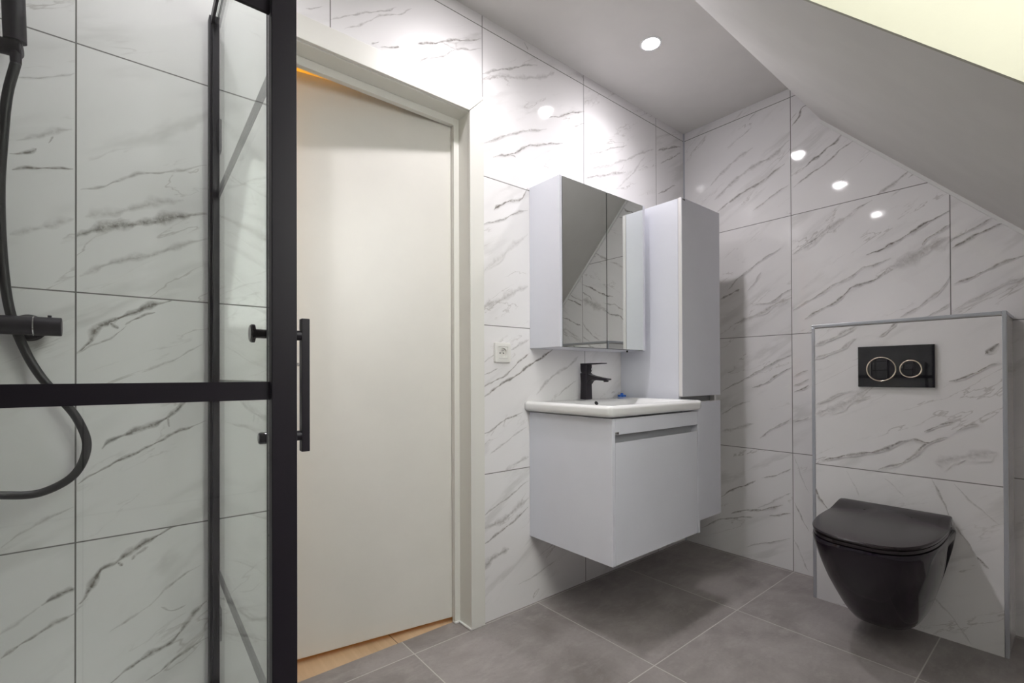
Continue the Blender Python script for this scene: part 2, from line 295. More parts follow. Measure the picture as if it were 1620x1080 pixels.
# veins of the marble pattern: wall, width in mm, strength, points along the wall (metres)
VEINS=[
('A',5,.5,[-2.678,1.441,-2.641,1.461,-2.612,1.48,-2.575,1.504,-2.516,1.529,-2.422,1.572]),
('A',16,.75,[-2.687,1.328,-2.659,1.345,-2.618,1.364,-2.568,1.384,-2.503,1.409,-2.422,1.441]),
('A',14,.35,[-2.67,1.378,-2.635,1.394,-2.581,1.418,-2.529,1.443,-2.475,1.466]),
('A',10,.4,[-2.681,1.234,-2.641,1.258,-2.605,1.281,-2.555,1.303,-2.503,1.326,-2.422,1.373]),
('A',5,.9,[-2.797,1.495,-2.767,1.509,-2.754,1.519]),
('A',5,.9,[-2.792,1.457,-2.762,1.47,-2.725,1.481,-2.693,1.492]),
('A',3,.4,[-2.787,1.667,-2.752,1.683,-2.72,1.701,-2.691,1.722]),
('A',4,.6,[-2.736,1.539,-2.725,1.558,-2.715,1.568]),
('A',8,.35,[-2.787,1.528,-2.752,1.549,-2.693,1.583]),
('A',12,.3,[-2.797,1.313,-2.751,1.336,-2.689,1.367]),
('A',9,1,[-2.687,1.045,-2.661,1.081,-2.647,1.108,-2.627,1.122,-2.599,1.14,-2.574,1.158,-2.542,1.177,-2.5,1.191]),
('A',5,.8,[-2.627,1.122,-2.617,1.115,-2.608,1.111]),
('A',5,.8,[-2.593,1.12,-2.581,1.132,-2.562,1.146,-2.536,1.159]),
('A',3,.5,[-2.686,1.042,-2.653,1.069,-2.617,1.094,-2.593,1.12]),
('A',9,.9,[-2.639,0.813,-2.615,0.834,-2.574,0.853,-2.529,0.873,-2.5,0.889,-2.461,0.932]),
('A',4,.6,[-2.508,0.883,-2.504,0.858]),
('A',5,.8,[-2.684,0.734,-2.635,0.763,-2.58,0.796,-2.529,0.82,-2.482,0.844,-2.425,0.87]),
('A',4,.35,[-2.562,1.0,-2.516,1.025,-2.432,1.078]),
('A',9,1,[-2.681,0.446,-2.652,0.488,-2.641,0.516,-2.611,0.527,-2.593,0.546,-2.549,0.568,-2.489,0.593]),
('A',5,.9,[-2.611,0.527,-2.601,0.516]),
('A',5,.7,[-2.584,0.528,-2.574,0.541,-2.549,0.553]),
('A',6,.75,[-2.81,0.367,-2.771,0.388,-2.729,0.407,-2.687,0.427]),
('A',10,.85,[-2.745,0.463,-2.708,0.477,-2.687,0.486]),
('A',5,.3,[-2.81,0.416,-2.781,0.438,-2.745,0.463]),
('A',4,.45,[-2.623,0.358,-2.561,0.393,-2.502,0.441,-2.433,0.478]),
('A',8,.85,[-2.623,0.233,-2.574,0.261,-2.529,0.281,-2.496,0.297,-2.461,0.336,-2.422,0.375]),
('A',5,.7,[-2.555,0.21,-2.489,0.244,-2.418,0.275]),
('A',5,.35,[-2.81,0.612,-2.761,0.644,-2.692,0.683]),
('A',4,.5,[-2.523,0.389,-2.496,0.369,-2.468,0.377]),
('A',3,.3,[-2.403,1.211,-2.341,1.245,-2.267,1.281]),
('A',6,.35,[-2.388,1.514,-2.333,1.546,-2.267,1.582]),
('A',6,.85,[-1.915,2.121,-1.854,2.152,-1.79,2.187,-1.728,2.221,-1.646,2.265,-1.578,2.299,-1.493,2.34]),
('A',5,.6,[-1.775,2.12,-1.757,2.144,-1.723,2.166,-1.677,2.194,-1.641,2.224,-1.6,2.253,-1.545,2.278,-1.493,2.306]),
('A',4,.5,[-1.671,2.252,-1.655,2.245,-1.601,2.251]),
('A',4,.45,[-2.084,2.135,-2.051,2.163,-2.008,2.193,-1.944,2.229,-1.892,2.264,-1.858,2.291]),
('A',4,.4,[-2.043,2.125,-1.997,2.161,-1.948,2.203,-1.896,2.244,-1.844,2.274,-1.798,2.314]),
('A',3,.5,[-2.163,2.136,-2.11,2.164]),
('A',4,.7,[-1.949,2.119,-1.922,2.138]),
('A',6,.6,[-1.49,2.203,-1.433,2.239,-1.36,2.274,-1.291,2.316,-1.188,2.364]),
('A',12,.3,[-1.49,2.182,-1.377,2.238,-1.244,2.283,-1.111,2.35,-1.083,2.376]),
('A',5,.8,[-1.132,2.151,-1.052,2.184,-0.98,2.222,-0.884,2.267]),
('A',6,.6,[-1.482,1.93,-1.412,1.965,-1.344,2.008,-1.245,2.053,-1.132,2.099]),
('A',6,.85,[-1.435,1.883,-1.352,1.92,-1.293,1.951,-1.238,1.992,-1.152,2.022,-1.032,2.067]),
('A',4,.7,[-1.352,1.92,-1.314,1.918]),
('A',5,.6,[-0.959,2.162,-0.884,2.211]),
('A',5,.55,[-0.872,2.056,-0.788,2.093,-0.715,2.131,-0.55,2.204]),
('A',8,.35,[-0.872,1.991,-0.716,2.05,-0.55,2.13,-0.393,2.217,-0.304,2.255]),
('A',9,.55,[-0.873,1.945,-0.741,1.995,-0.562,2.06]),
('A',7,.3,[-0.641,1.95,-0.508,2.064,-0.393,2.193]),
('A',9,.7,[-0.273,2.257,-0.178,2.3,-0.031,2.356]),
('A',6,.6,[-0.243,2.193,-0.146,2.25,-0.032,2.318]),
('A',6,.8,[-0.269,2.014,-0.194,2.054,-0.095,2.108]),
('A',4,.5,[-1.269,2.432,-1.244,2.405]),
('A',4,.5,[-0.901,2.432,-0.887,2.413]),
('A',7,1,[-1.434,1.67,-1.4,1.692,-1.339,1.726,-1.29,1.745,-1.245,1.8]),
('A',5,.7,[-1.493,1.594,-1.4,1.633,-1.325,1.673,-1.247,1.711]),
('A',14,.25,[-1.484,1.407,-1.371,1.502,-1.248,1.604]),
('A',18,.35,[-1.485,1.262,-1.372,1.317,-1.249,1.379]),
('A',5,.8,[-1.493,0.94,-1.439,0.964,-1.366,0.998,-1.279,1.063,-1.243,1.088]),
('A',7,1,[-1.493,0.902,-1.433,0.935,-1.373,0.964,-1.304,0.998,-1.225,1.041,-1.142,1.085,-1.079,1.116]),
('A',3,.6,[-1.489,0.988,-1.416,1.021]),
('A',6,.4,[-1.489,1.043,-1.422,1.078]),
('A',8,.4,[-1.345,1.099,-1.297,1.122,-1.243,1.143]),
('A',9,.4,[-1.2,0.903,-1.143,0.961,-1.063,1.003,-0.98,1.045,-0.932,1.079]),
('A',5,.4,[-1.068,0.899,-0.989,0.944,-0.95,0.968]),
('A',5,.7,[-1.493,0.753,-1.433,0.776,-1.391,0.799,-1.281,0.835]),
('A',5,.4,[-1.456,0.668,-1.398,0.703,-1.259,0.769]),
('A',5,.6,[-1.495,0.427,-1.386,0.472,-1.25,0.536]),
('A',16,.45,[-1.495,0.374,-1.386,0.396,-1.25,0.462]),
('A',7,.75,[-1.495,0.314,-1.386,0.354,-1.25,0.421]),
('A',18,.5,[-1.496,0.208,-1.442,0.248,-1.36,0.27]),
('A',10,.4,[-1.385,0.592,-1.249,0.642]),
('A',5,.35,[-1.309,0.102,-1.182,0.125,-1.084,0.153]),
('A',4,.3,[-1.2,0.196,-1.043,0.239,-0.893,0.242]),
('B',9,.75,[-0.211,1.914,-0.307,1.967,-0.43,2.005,-0.569,2.065]),
('B',12,.35,[-0.168,2.073,-0.236,2.13,-0.316,2.174,-0.408,2.209]),
('B',14,.45,[-0.191,1.99,-0.265,2.036,-0.377,2.097,-0.495,2.124,-0.59,2.177]),
('B',5,.5,[-0.406,1.87,-0.484,1.909,-0.589,1.956]),
('B',4,.35,[-0.27,2.254,-0.348,2.294,-0.409,2.318]),
('B',3,.4,[-0.386,2.362,-0.429,2.391]),
('B',6,.85,[-0.6,2.244,-0.632,2.278,-0.648,2.313,-0.678,2.321]),
('B',8,.9,[-0.65,2.009,-0.69,2.041,-0.718,2.051,-0.761,2.075,-0.795,2.092,-0.819,2.122]),
('B',6,.7,[-0.604,1.935,-0.676,1.969,-0.747,2.004,-0.808,2.043,-0.871,2.073]),
('B',8,.55,[-0.607,1.602,-0.688,1.651,-0.78,1.7,-0.846,1.731,-0.891,1.757,-0.934,1.776]),
('B',10,.5,[-0.953,1.794,-0.983,1.81,-1.026,1.838,-1.069,1.868]),
('B',7,.5,[-1.062,1.835,-1.084,1.85]),
('B',7,1,[-0.909,1.533,-0.962,1.542,-1.01,1.568,-1.05,1.587,-1.105,1.617,-1.195,1.66]),
('B',6,.7,[-1.105,1.532,-1.119,1.552,-1.162,1.582,-1.195,1.604]),
('B',6,.6,[-0.602,1.313,-0.694,1.365,-0.775,1.411,-0.837,1.438,-0.894,1.475,-0.944,1.48,-0.999,1.504]),
('B',7,.8,[-0.654,1.269,-0.707,1.295,-0.756,1.317,-0.806,1.35,-0.859,1.393,-0.934,1.415,-0.999,1.457]),
('B',30,.35,[-0.978,1.449,-1.064,1.491,-1.119,1.518,-1.195,1.551]),
('B',16,.4,[-0.601,1.594,-0.662,1.625,-0.721,1.662,-0.79,1.706,-0.879,1.746]),
('B',5,.7,[-0.601,1.594,-0.662,1.629,-0.732,1.669]),
('B',7,.5,[-1.032,1.236,-1.078,1.265,-1.138,1.316,-1.17,1.34,-1.194,1.392]),
('B',5,.5,[-1.122,1.233,-1.165,1.26,-1.193,1.275]),
('B',5,.6,[-1.198,1.535,-1.248,1.559,-1.29,1.584,-1.323,1.597]),
('B',7,.9,[-1.2,1.504,-1.23,1.52,-1.289,1.546,-1.347,1.572]),
('B',6,.8,[-1.207,1.354,-1.25,1.372,-1.306,1.4,-1.355,1.42,-1.401,1.432]),
('B',6,.35,[-1.2,1.246,-1.25,1.283,-1.3,1.302,-1.354,1.338,-1.401,1.352]),
('B',8,.8,[-0.224,1.414,-0.304,1.45,-0.332,1.46]),
('B',6,.55,[-0.261,1.459,-0.339,1.528,-0.434,1.586,-0.545,1.641]),
('B',6,.6,[-0.416,1.363,-0.497,1.37,-0.543,1.397,-0.594,1.422]),
('B',12,.5,[-0.303,1.272,-0.389,1.298,-0.471,1.33,-0.528,1.357,-0.594,1.381]),
('B',6,.4,[-0.373,1.444,-0.417,1.488,-0.45,1.533]),
('B',5,.6,[-0.225,0.893,-0.293,0.933,-0.363,0.971,-0.414,0.998,-0.494,1.047,-0.592,1.087]),
('B',6,.8,[-0.397,0.92,-0.475,0.952,-0.516,0.981,-0.589,1.029]),
('B',5,.5,[-0.224,0.768,-0.3,0.814,-0.386,0.852]),
('B',5,.6,[-0.434,0.653,-0.514,0.719,-0.59,0.767]),
('B',12,.4,[-0.223,0.671,-0.334,0.705,-0.405,0.728]),
('B',6,.9,[-0.603,0.902,-0.672,0.937]),
('B',4,.6,[-0.603,0.937,-0.672,0.965]),
('B',4,.5,[-0.603,0.981,-0.669,1.012]),
('B',5,.5,[-0.605,0.752,-0.671,0.779]),
('B',6,.8,[-0.221,0.304,-0.275,0.346,-0.363,0.396,-0.413,0.425]),
('B',5,.6,[-0.443,0.443,-0.522,0.475,-0.588,0.511]),
('B',7,.8,[-0.275,0.219,-0.372,0.261,-0.451,0.278,-0.548,0.325]),
('B',6,.6,[-0.101,0.1,-0.22,0.175,-0.331,0.211,-0.402,0.227]),
('B',6,.8,[-0.48,0.254,-0.584,0.287]),
('B',4,.5,[-0.361,0.06,-0.46,0.107,-0.583,0.159]),
('B',6,.4,[-0.422,0.282,-0.53,0.353,-0.585,0.393]),
('B',4,.6,[-0.599,0.348,-0.636,0.28,-0.667,0.218]),
('B',3,.35,[-0.601,0.577,-0.635,0.487,-0.668,0.405]),
('B',4,.4,[-0.598,0.163,-0.632,0.09,-0.666,0.019]),
('C',9,.5,[-0.77,1.117,-0.851,1.151,-0.893,1.172,-0.939,1.192]),
('C',7,.8,[-1.01,1.143,-1.037,1.167,-1.066,1.192]),
('C',7,.4,[-0.77,1.055,-0.812,1.073,-0.867,1.096,-0.927,1.139]),
('C',5,.9,[-1.222,0.96,-1.265,0.98,-1.32,1.012,-1.355,1.027]),
('C',8,1,[-1.317,1.062,-1.332,1.077,-1.355,1.094]),
('C',6,.4,[-0.774,0.855,-0.811,0.876,-0.866,0.903,-0.917,0.92]),
('C',8,.8,[-0.799,0.612,-0.871,0.64,-0.955,0.662,-1.011,0.684,-1.056,0.709,-1.114,0.738]),
('C',7,.8,[-1.004,0.603,-1.076,0.639,-1.129,0.69,-1.157,0.723,-1.213,0.757]),
('C',7,.8,[-1.114,0.738,-1.144,0.728,-1.168,0.729]),
('C',5,.7,[-1.148,0.77,-1.185,0.792,-1.233,0.81]),
('C',5,.6,[-1.24,0.778,-1.274,0.802,-1.297,0.813]),
('C',20,.35,[-0.773,0.813,-0.837,0.839,-0.917,0.886,-0.957,0.916]),
('C',22,.3,[-1.18,0.658,-1.251,0.686,-1.347,0.712]),
('C',6,.85,[-0.766,0.498,-0.798,0.439,-0.822,0.403]),
('C',5,.55,[-1.171,0.597,-1.206,0.496,-1.241,0.422,-1.291,0.332]),
('C',6,.8,[-1.291,0.332,-1.32,0.296]),
('C',4,.35,[-1.233,0.584,-1.292,0.514,-1.348,0.459]),
('C',4,.35,[-1.168,0.153,-1.221,0.09,-1.28,0.01]),
('C',3,.3,[-1.025,0.573,-1.085,0.508]),
('C',3,.3,[-0.894,0.579,-0.939,0.48])]

HOSE=[[-2.779,-0.068,1.674],[-2.792,-0.066,1.599],[-2.8,-0.055,1.505],[-2.806,-0.042,1.398],[-2.804,-0.03,1.263],[-2.793,-0.026,1.14],[-2.768,-0.03,1.049],[-2.743,-0.035,0.992],[-2.714,-0.038,0.946],[-2.682,-0.042,0.893],[-2.665,-0.045,0.828],[-2.686,-0.05,0.765],[-2.737,-0.058,0.734],[-2.788,-0.065,0.736],[-2.835,-0.07,0.755],[-2.862,-0.072,0.82],[-2.862,-0.072,0.92],[-2.843,-0.07,1.02],[-2.838,-0.07,1.069]]
# ---------------------------------------------------------------- room shell
def add_veins(bm, code, mk, outward):
    lay = bm.verts.layers.float.get('vein') or bm.verts.layers.float.new('vein')
    rnd = random.Random(code)
    for vi, (c, wd, st, p) in enumerate(VEINS):
        if c != code: continue
        P = catmull([(p[i], p[i + 1], 0) for i in range(0, len(p), 2)], 9)
        n = len(P); hw = wd * .001 * 1.15; rows = []
        ph = [rnd.uniform(0, 6.28) for _ in range(6)]; arc = 0.0
        for i, q in enumerate(P):
            if i: arc += (q - P[i - 1]).length
            t = (P[min(i + 1, n - 1)] - P[max(i - 1, 0)]).normalized(); nn = Vector((-t.y, t.x, 0))
            tp = min(1, i / (n * .14) + .12, (n - 1 - i) / (n * .14) + .12)
            wv = max(.25, tp * (.75 + .28 * math.sin(arc * 55 + ph[0]) + .18 * math.sin(arc * 140 + ph[1])))
            jt = .0022 * (math.sin(arc * 38 + ph[2]) + .5 * math.sin(arc * 95 + ph[3]) + .25 * math.sin(arc * 210 + ph[4]))
            c0 = q + nn * jt
            row = []
            for s, a in ((-1, 0), (0, 1), (1, 0)):
                w_ = c0 + nn * s * hw * wv * (1.25 if s > 0 else .85)
                v = bm.verts.new(Vector(mk(w_.x, w_.y)) + Vector(outward) * vi * .000012); v[lay] = a * st * (.55 + .45 * tp); row.append(v)
            rows.append(row)
        for a, b in zip(rows, rows[1:]):
            for k in (0, 1):
                f = bm.faces.new((a[k], a[k + 1], b[k + 1], b[k])); f.normal_update()
                if f.normal.dot(Vector(outward)) < 0: f.normal_flip()
def wall(name, boxes, mat, code=None, mk=None, outward=None):
    bm = B(); bm.verts.layers.float.new('vein')
    for b in boxes: box(bm, *b)
    bmesh.ops.recalc_face_normals(bm, faces=bm.faces)
    if code: add_veins(bm, code, mk, outward)
    me = bpy.data.meshes.new(name); bm.to_mesh(me); bm.free(); me.materials.append(mat)
    o = bpy.data.objects.new(name, me); COL.objects.link(o); return struct(o)

XL, YK, ZC = -3.35, -2.0, 2.44
wall('wall_left', [(XL, -2.225, 0, .14, 0, 2.5), (-1.54, .12, 0, .14, 0, 2.5), (-2.225, -1.54, 0, .14, 2.07, 2.5)], M['marA'], 'A',
     lambda u, v: (u, -.0003, v), (0, -1, 0))
wall('wall_right', [(0, .12, YK - .1, 0, 0, 2.5)], M['marB'], 'B', lambda u, v: (-.0003, u, v), (-1, 0, 0))
wall('wall_shower', [(XL - .1, XL, YK - .1, .14, 0, 2.5)], M['marB'])
wall('wall_rear', [(XL, 0, YK - .1, YK, 0, .95)], M['marA'])
wall('wall_cistern', [(-.235, 0, -1.37, -.765, 0, 1.207)], M['marC'], 'C', lambda u, v: (-.2353, u, v), (-1, 0, 0))

bm = B(); box(bm, XL - .1, .12, YK - .1, .09, -.1, 0); struct(obj('floor', bm, M['floor']))
bm = B(); box(bm, XL, .12, -.95, .14, ZC, 2.52); struct(obj('ceiling', bm, M['ceil']))

# sloped ceiling with the roof window's opening
def sz(y): return 2.219 + 1.04 * (y + .735)
NS = Vector((0, -1.04, 1)).normalized()
def slab(bm, x0, x1, y0, y1, t=.26):
    a, b = Vector((x0, y0, sz(y0))), Vector((x0, y1, sz(y1)))
    prism(bm, [a, b, b + NS * t, a + NS * t], (x1 - x0, 0, 0))
SX0, SX1, SY0, SY1 = -2.15, -1.545, -.93, -1.86
bm = B()
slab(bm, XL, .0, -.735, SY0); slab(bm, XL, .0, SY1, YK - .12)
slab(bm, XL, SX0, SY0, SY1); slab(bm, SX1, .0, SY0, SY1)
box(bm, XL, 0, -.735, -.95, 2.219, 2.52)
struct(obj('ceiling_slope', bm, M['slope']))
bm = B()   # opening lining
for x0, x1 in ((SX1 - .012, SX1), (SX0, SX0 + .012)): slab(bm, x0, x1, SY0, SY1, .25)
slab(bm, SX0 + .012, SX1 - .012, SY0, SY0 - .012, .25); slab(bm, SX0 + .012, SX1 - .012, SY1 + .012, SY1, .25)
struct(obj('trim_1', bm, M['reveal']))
bm = B()   # roof window frame
def slab2(bm, x0, x1, y0, y1, h0, h1):
    a, b = Vector((x0, y0, sz(y0))), Vector((x0, y1, sz(y1)))
    prism(bm, [a + NS * h0, b + NS * h0, b + NS * h1, a + NS * h1], (x1 - x0, 0, 0))
ww = .06
slab2(bm, SX0 - .05, SX0 + ww, SY0 + .05, SY1 - .05, .25, .31); slab2(bm, SX1 - ww, SX1 + .05, SY0 + .05, SY1 - .05, .25, .31)
slab2(bm, SX0 + ww, SX1 - ww, SY0 + .05, SY0 - ww, .25, .31); slab2(bm, SX0 + ww, SX1 - ww, SY1 + ww, SY1 - .05, .25, .31)
win = struct(obj('window_1', bm, M['trim']))
bm = B(); slab2(bm, SX0 + ww - .005, SX1 - ww + .005, SY0 - ww + .005, SY1 + ww - .005, .275, .281); obj('window_pane', bm, M['glass'], win)

# pale bead where the slope meets the tiled wall
bm = B(); slab2(bm, -.012, -.0005, -.737, YK, -.013, .002); struct(obj('trim_2', bm, M['caulk']))
# grey grout bead in the corner and silicone along the floor
bm = B(); prism(bm, [(-.007, 0, 0), (0, 0, 0), (0, -.007, 0)], (0, 0, ZC)); struct(obj('trim_3', bm, M['alu']))

# aluminium edge profiles of the cistern wall
def profile(name, *boxes):
    bm = B()
    for b in boxes: box(bm, *b)
    return struct(obj(name, bm, M['alu'], bevel=.0015))
X0 = -.2375
profile('trim_4', (X0, -.227, -.776, -.763, 0, 1.197))
profile('trim_5', (X0, -.227, -1.360, -.763, 1.1975, 1.2095))
profile('trim_6', (X0, -.227, -1.3725, -1.3605, 0, 1.2105))
profile('trim_7', (-.2265, -.0005, -1.3725, -1.362, 1.1985, 1.2095))
profile('trim_8', (-.2265, -.0005, -.773, -.763, 1.1985, 1.2095))

# ---------------------------------------------------------------- door, lining, casing
HX, HY, HA = -1.564, .135, R_(-9.6)
bm = B(); box(bm, -.643, 0, -.04, 0, .017, 2.047)
bmesh.ops.rotate(bm, verts=bm.verts, cent=(0, 0, 0), matrix=Matrix.Rotation(HA, 3, 'Z'))
bmesh.ops.translate(bm, verts=bm.verts, vec=(HX, HY, 0))
dr = struct(obj('door_1', bm, M['door'], bevel=.002))
for z in (.25, 1.05, 1.82):
    bm = B(); lathe(bm, (HX + .006, HY + .012, z), (0, 0, 1), [(0, .006), (.08, .006)], 16); obj('hinge', bm, M['chrome'], dr, smooth=True)
# lever on the bathroom face near the free edge (hidden behind the shower post)
e = Vector((-math.cos(HA), -math.sin(HA), 0)); nrm = Vector((math.sin(HA), -math.cos(HA), 0))
hp = Vector((HX, HY, 1.03)) + e * .612 + nrm * .04
bm = B(); lathe(bm, hp, nrm, [(0, .024), (.008, .024), (.010, .010), (.045, .010)], 24)
lathe(bm, hp + nrm * .045, -e, [(-.008, .007), (.050, .007)], 16); obj('door_handle', bm, M['chrome'], dr, smooth=True)

bm = B()
box(bm, -1.555, -1.54, 0, .071, 0, 2.07); box(bm, -1.578, -1.54, .0712, .093, 0, 2.07); box(bm, -1.555, -1.54, .0932, .14, 0, 2.07)
box(bm, -2.225, -2.21, 0, .14, 0, 2.07); box(bm, -2.21, -2.187, .0712, .093, 0, 2.07)
box(bm, -2.21, -1.555, 0, .071, 2.024, 2.07); box(bm, -2.187, -1.578, .0712, .093, 1.997, 2.07); box(bm, -2.21, -1.555, .0932, .14, 2.055, 2.07)
struct(obj('trim_9', bm, M['trim'], bevel=.0012))
def casing(name, pts):
    bm = B(); prism(bm, [(x, 0, z) for x, z in pts], (0, -.014, 0)); return struct(obj(name, bm, M['trim'], bevel=.002))
casing('trim_10', [(-1.491, 0), (-1.491, 2.093), (-1.557, 2.026), (-1.557, 0)])
casing('trim_11', [(-1.491, 2.0945), (-1.491, 2.103), (-2.272, 2.103), (-2.272, 2.0945), (-2.206, 2.027), (-1.558, 2.027)])
casing('trim_12', [(-2.272, 0), (-2.272, 2.093), (-2.206, 2.026), (-2.206, 0)])
bm = B(); box(bm, -1.562, -1.553, -.014, .071, 0, .008); box(bm, -1.580, -1.562, .066, .085, 0, .009); struct(obj('trim_13', bm, M['caulk'], bevel=.003))
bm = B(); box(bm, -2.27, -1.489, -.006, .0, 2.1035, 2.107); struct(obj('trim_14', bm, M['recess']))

# the hallway behind the door
bm = B(); box(bm, -3.4, -.4, .09, 2.0, -.1, -.0008); struct(obj('floor_hall', bm, M['wood']))
bm = B(); box(bm, -3.4, -.4, 2.0, 2.1, -.1, 2.5); box(bm, -3.5, -3.4, .14, 2.1, -.1, 2.5); box(bm, -.4, -.3, .14, 2.1, -.1, 2.5); struct(obj('wall_hall', bm, M['hall']))
bm = B(); box(bm, -3.5, -.3, .14, 2.1, 2.42, 2.52); struct(obj('ceiling_hall', bm, M['hall']))
pl = thing('pendant_lamp', 'warm lamp hanging in the hallway behind the door', 'lamp', (-2.3, 1.0, 2.42))
bm = B(); tube(bm, [Vector((-2.3, 1.0, z)) for z in (2.42, 2.2)], .004, 8); obj('cord', bm, M['black'], pl)
bm = B(); lathe(bm, (-2.3, 1.0, 2.1), (0, 0, 1), [(0, .01), (.01, .04), (.05, .06), (.09, .04), (.105, .015)], 24); obj('bulb', bm, M['hlamp'], pl, smooth=True)

# ---------------------------------------------------------------- ceiling downlights
for i, (x, lab) in enumerate(((-.825, 'round recessed ceiling downlight above the washbasin, the only one directly in view'),
                              (-1.64, 'round recessed ceiling downlight in front of the door, seen as a glare on the tiles'),
                              (-2.53, 'round recessed ceiling downlight over the shower, seen only in the tile reflections'))):
    t = thing('downlight', lab, 'ceiling light', (x, -.338, ZC), 'recessed ceiling downlights')
    bm = B(); n = 40; rr = []
    for r, z in ((.036, -.001), (.038, -.004), (.046, -.003), (.0465, 0)):
        rr.append([Vector((x + r * math.cos(2 * math.pi * k / n), -.338 + r * math.sin(2 * math.pi * k / n), ZC + z)) for k in range(n)])
    loft(bm, rr, False, False); obj('ring', bm, M['ring'], t, smooth=True)
    bm = B(); lathe(bm, (x, -.338, ZC - .0035), (0, 0, 1), [(0, .0355), (.003, .0355)], n); obj('lens', bm, M['lamp_shower' if i == 2 else 'lamp'], t)
    ld = bpy.data.lights.new('downlight_beam', 'SPOT'); ld.energy = LAMP * (.62 if i == 2 else 1.0); ld.color = (1.0, .965, 1.0); ld.shadow_soft_size = .03; ld.spot_size = R_(150); ld.spot_blend = 1.0
    lo = bpy.data.objects.new('downlight_beam', ld); COL.objects.link(lo); lo.parent = t; lo.location = (0, 0, -.006)

# ---------------------------------------------------------------- vanity cabinet
VX0, VX1, VD, VZ0, VZ1 = -1.244, -.645, -.455, .297, .832
t = thing('vanity_cabinet', 'white wall-hung vanity cabinet with one drop front, under the washbasin', 'cabinet', (-.9445, 0, VZ0))
bm = B(); box(bm, VX0, VX0 + .016, -.001, VD, VZ0, VZ1); obj('side_panel', bm, M['lacq'], t, bevel=.0012)
bm = B(); box(bm, VX1 - .016, VX1, -.001, VD, VZ0, VZ1); obj('side_panel', bm, M['lacq'], t, bevel=.0012)
bm = B(); box(bm, VX0 + .0163, VX1 - .0163, -.001, -.43, VZ0 + .002, VZ0 + .018); box(bm, VX0 + .0163, VX1 - .0163, -.001, -.018, VZ0 + .02, VZ1 - .1)
obj('carcass', bm, M['lacq'], t)
bm = B(); box(bm, VX0 + .0166, VX1 - .0166, VD + .018, VD + .0005, .772, VZ1 - .001); obj('top_rail', bm, M['lacq'], t, bevel=.001)
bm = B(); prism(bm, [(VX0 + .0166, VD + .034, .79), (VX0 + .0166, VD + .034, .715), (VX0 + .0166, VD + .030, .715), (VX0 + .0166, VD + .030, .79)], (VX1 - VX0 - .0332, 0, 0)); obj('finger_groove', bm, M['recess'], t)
bm = B(); x0 = VX0 + .018; prism(bm, [(x0, VD + .001, VZ0 + .002), (x0, VD + .019, VZ0 + .002), (x0, VD + .019, .732), (x0, VD + .001, .744)], (VX1 - VX0 - .036, 0, 0))
obj('door', bm, M['lacq'], t, bevel=.001)
def badge(par, x0, x1, z0, z1, y):
    bm = B(); box(bm, x0, x1, y, y - .0014, z0, z1); o = obj('badge', bm, M['chrome'], par); o['label'] = 'tiny metal badge with dark letters'
    bm = B(); s = (x1 - x0); zz0, zz1 = z0 + (z1 - z0) * .18, z1 - (z1 - z0) * .18
    for a, b in ((.06, .24), (.44, .56), (.72, .92)): box(bm, x0 + s * a, x0 + s * b, y - .0014, y - .0020, zz0, zz1)
    box(bm, x0 + s * .5, x0 + s * .8, y - .0014, y - .0020, zz1 - .002, zz1); obj('lettering', bm, M['dark'], o)
badge(t, -1.228, -1.208, .7725, .7835, VD + .0004)

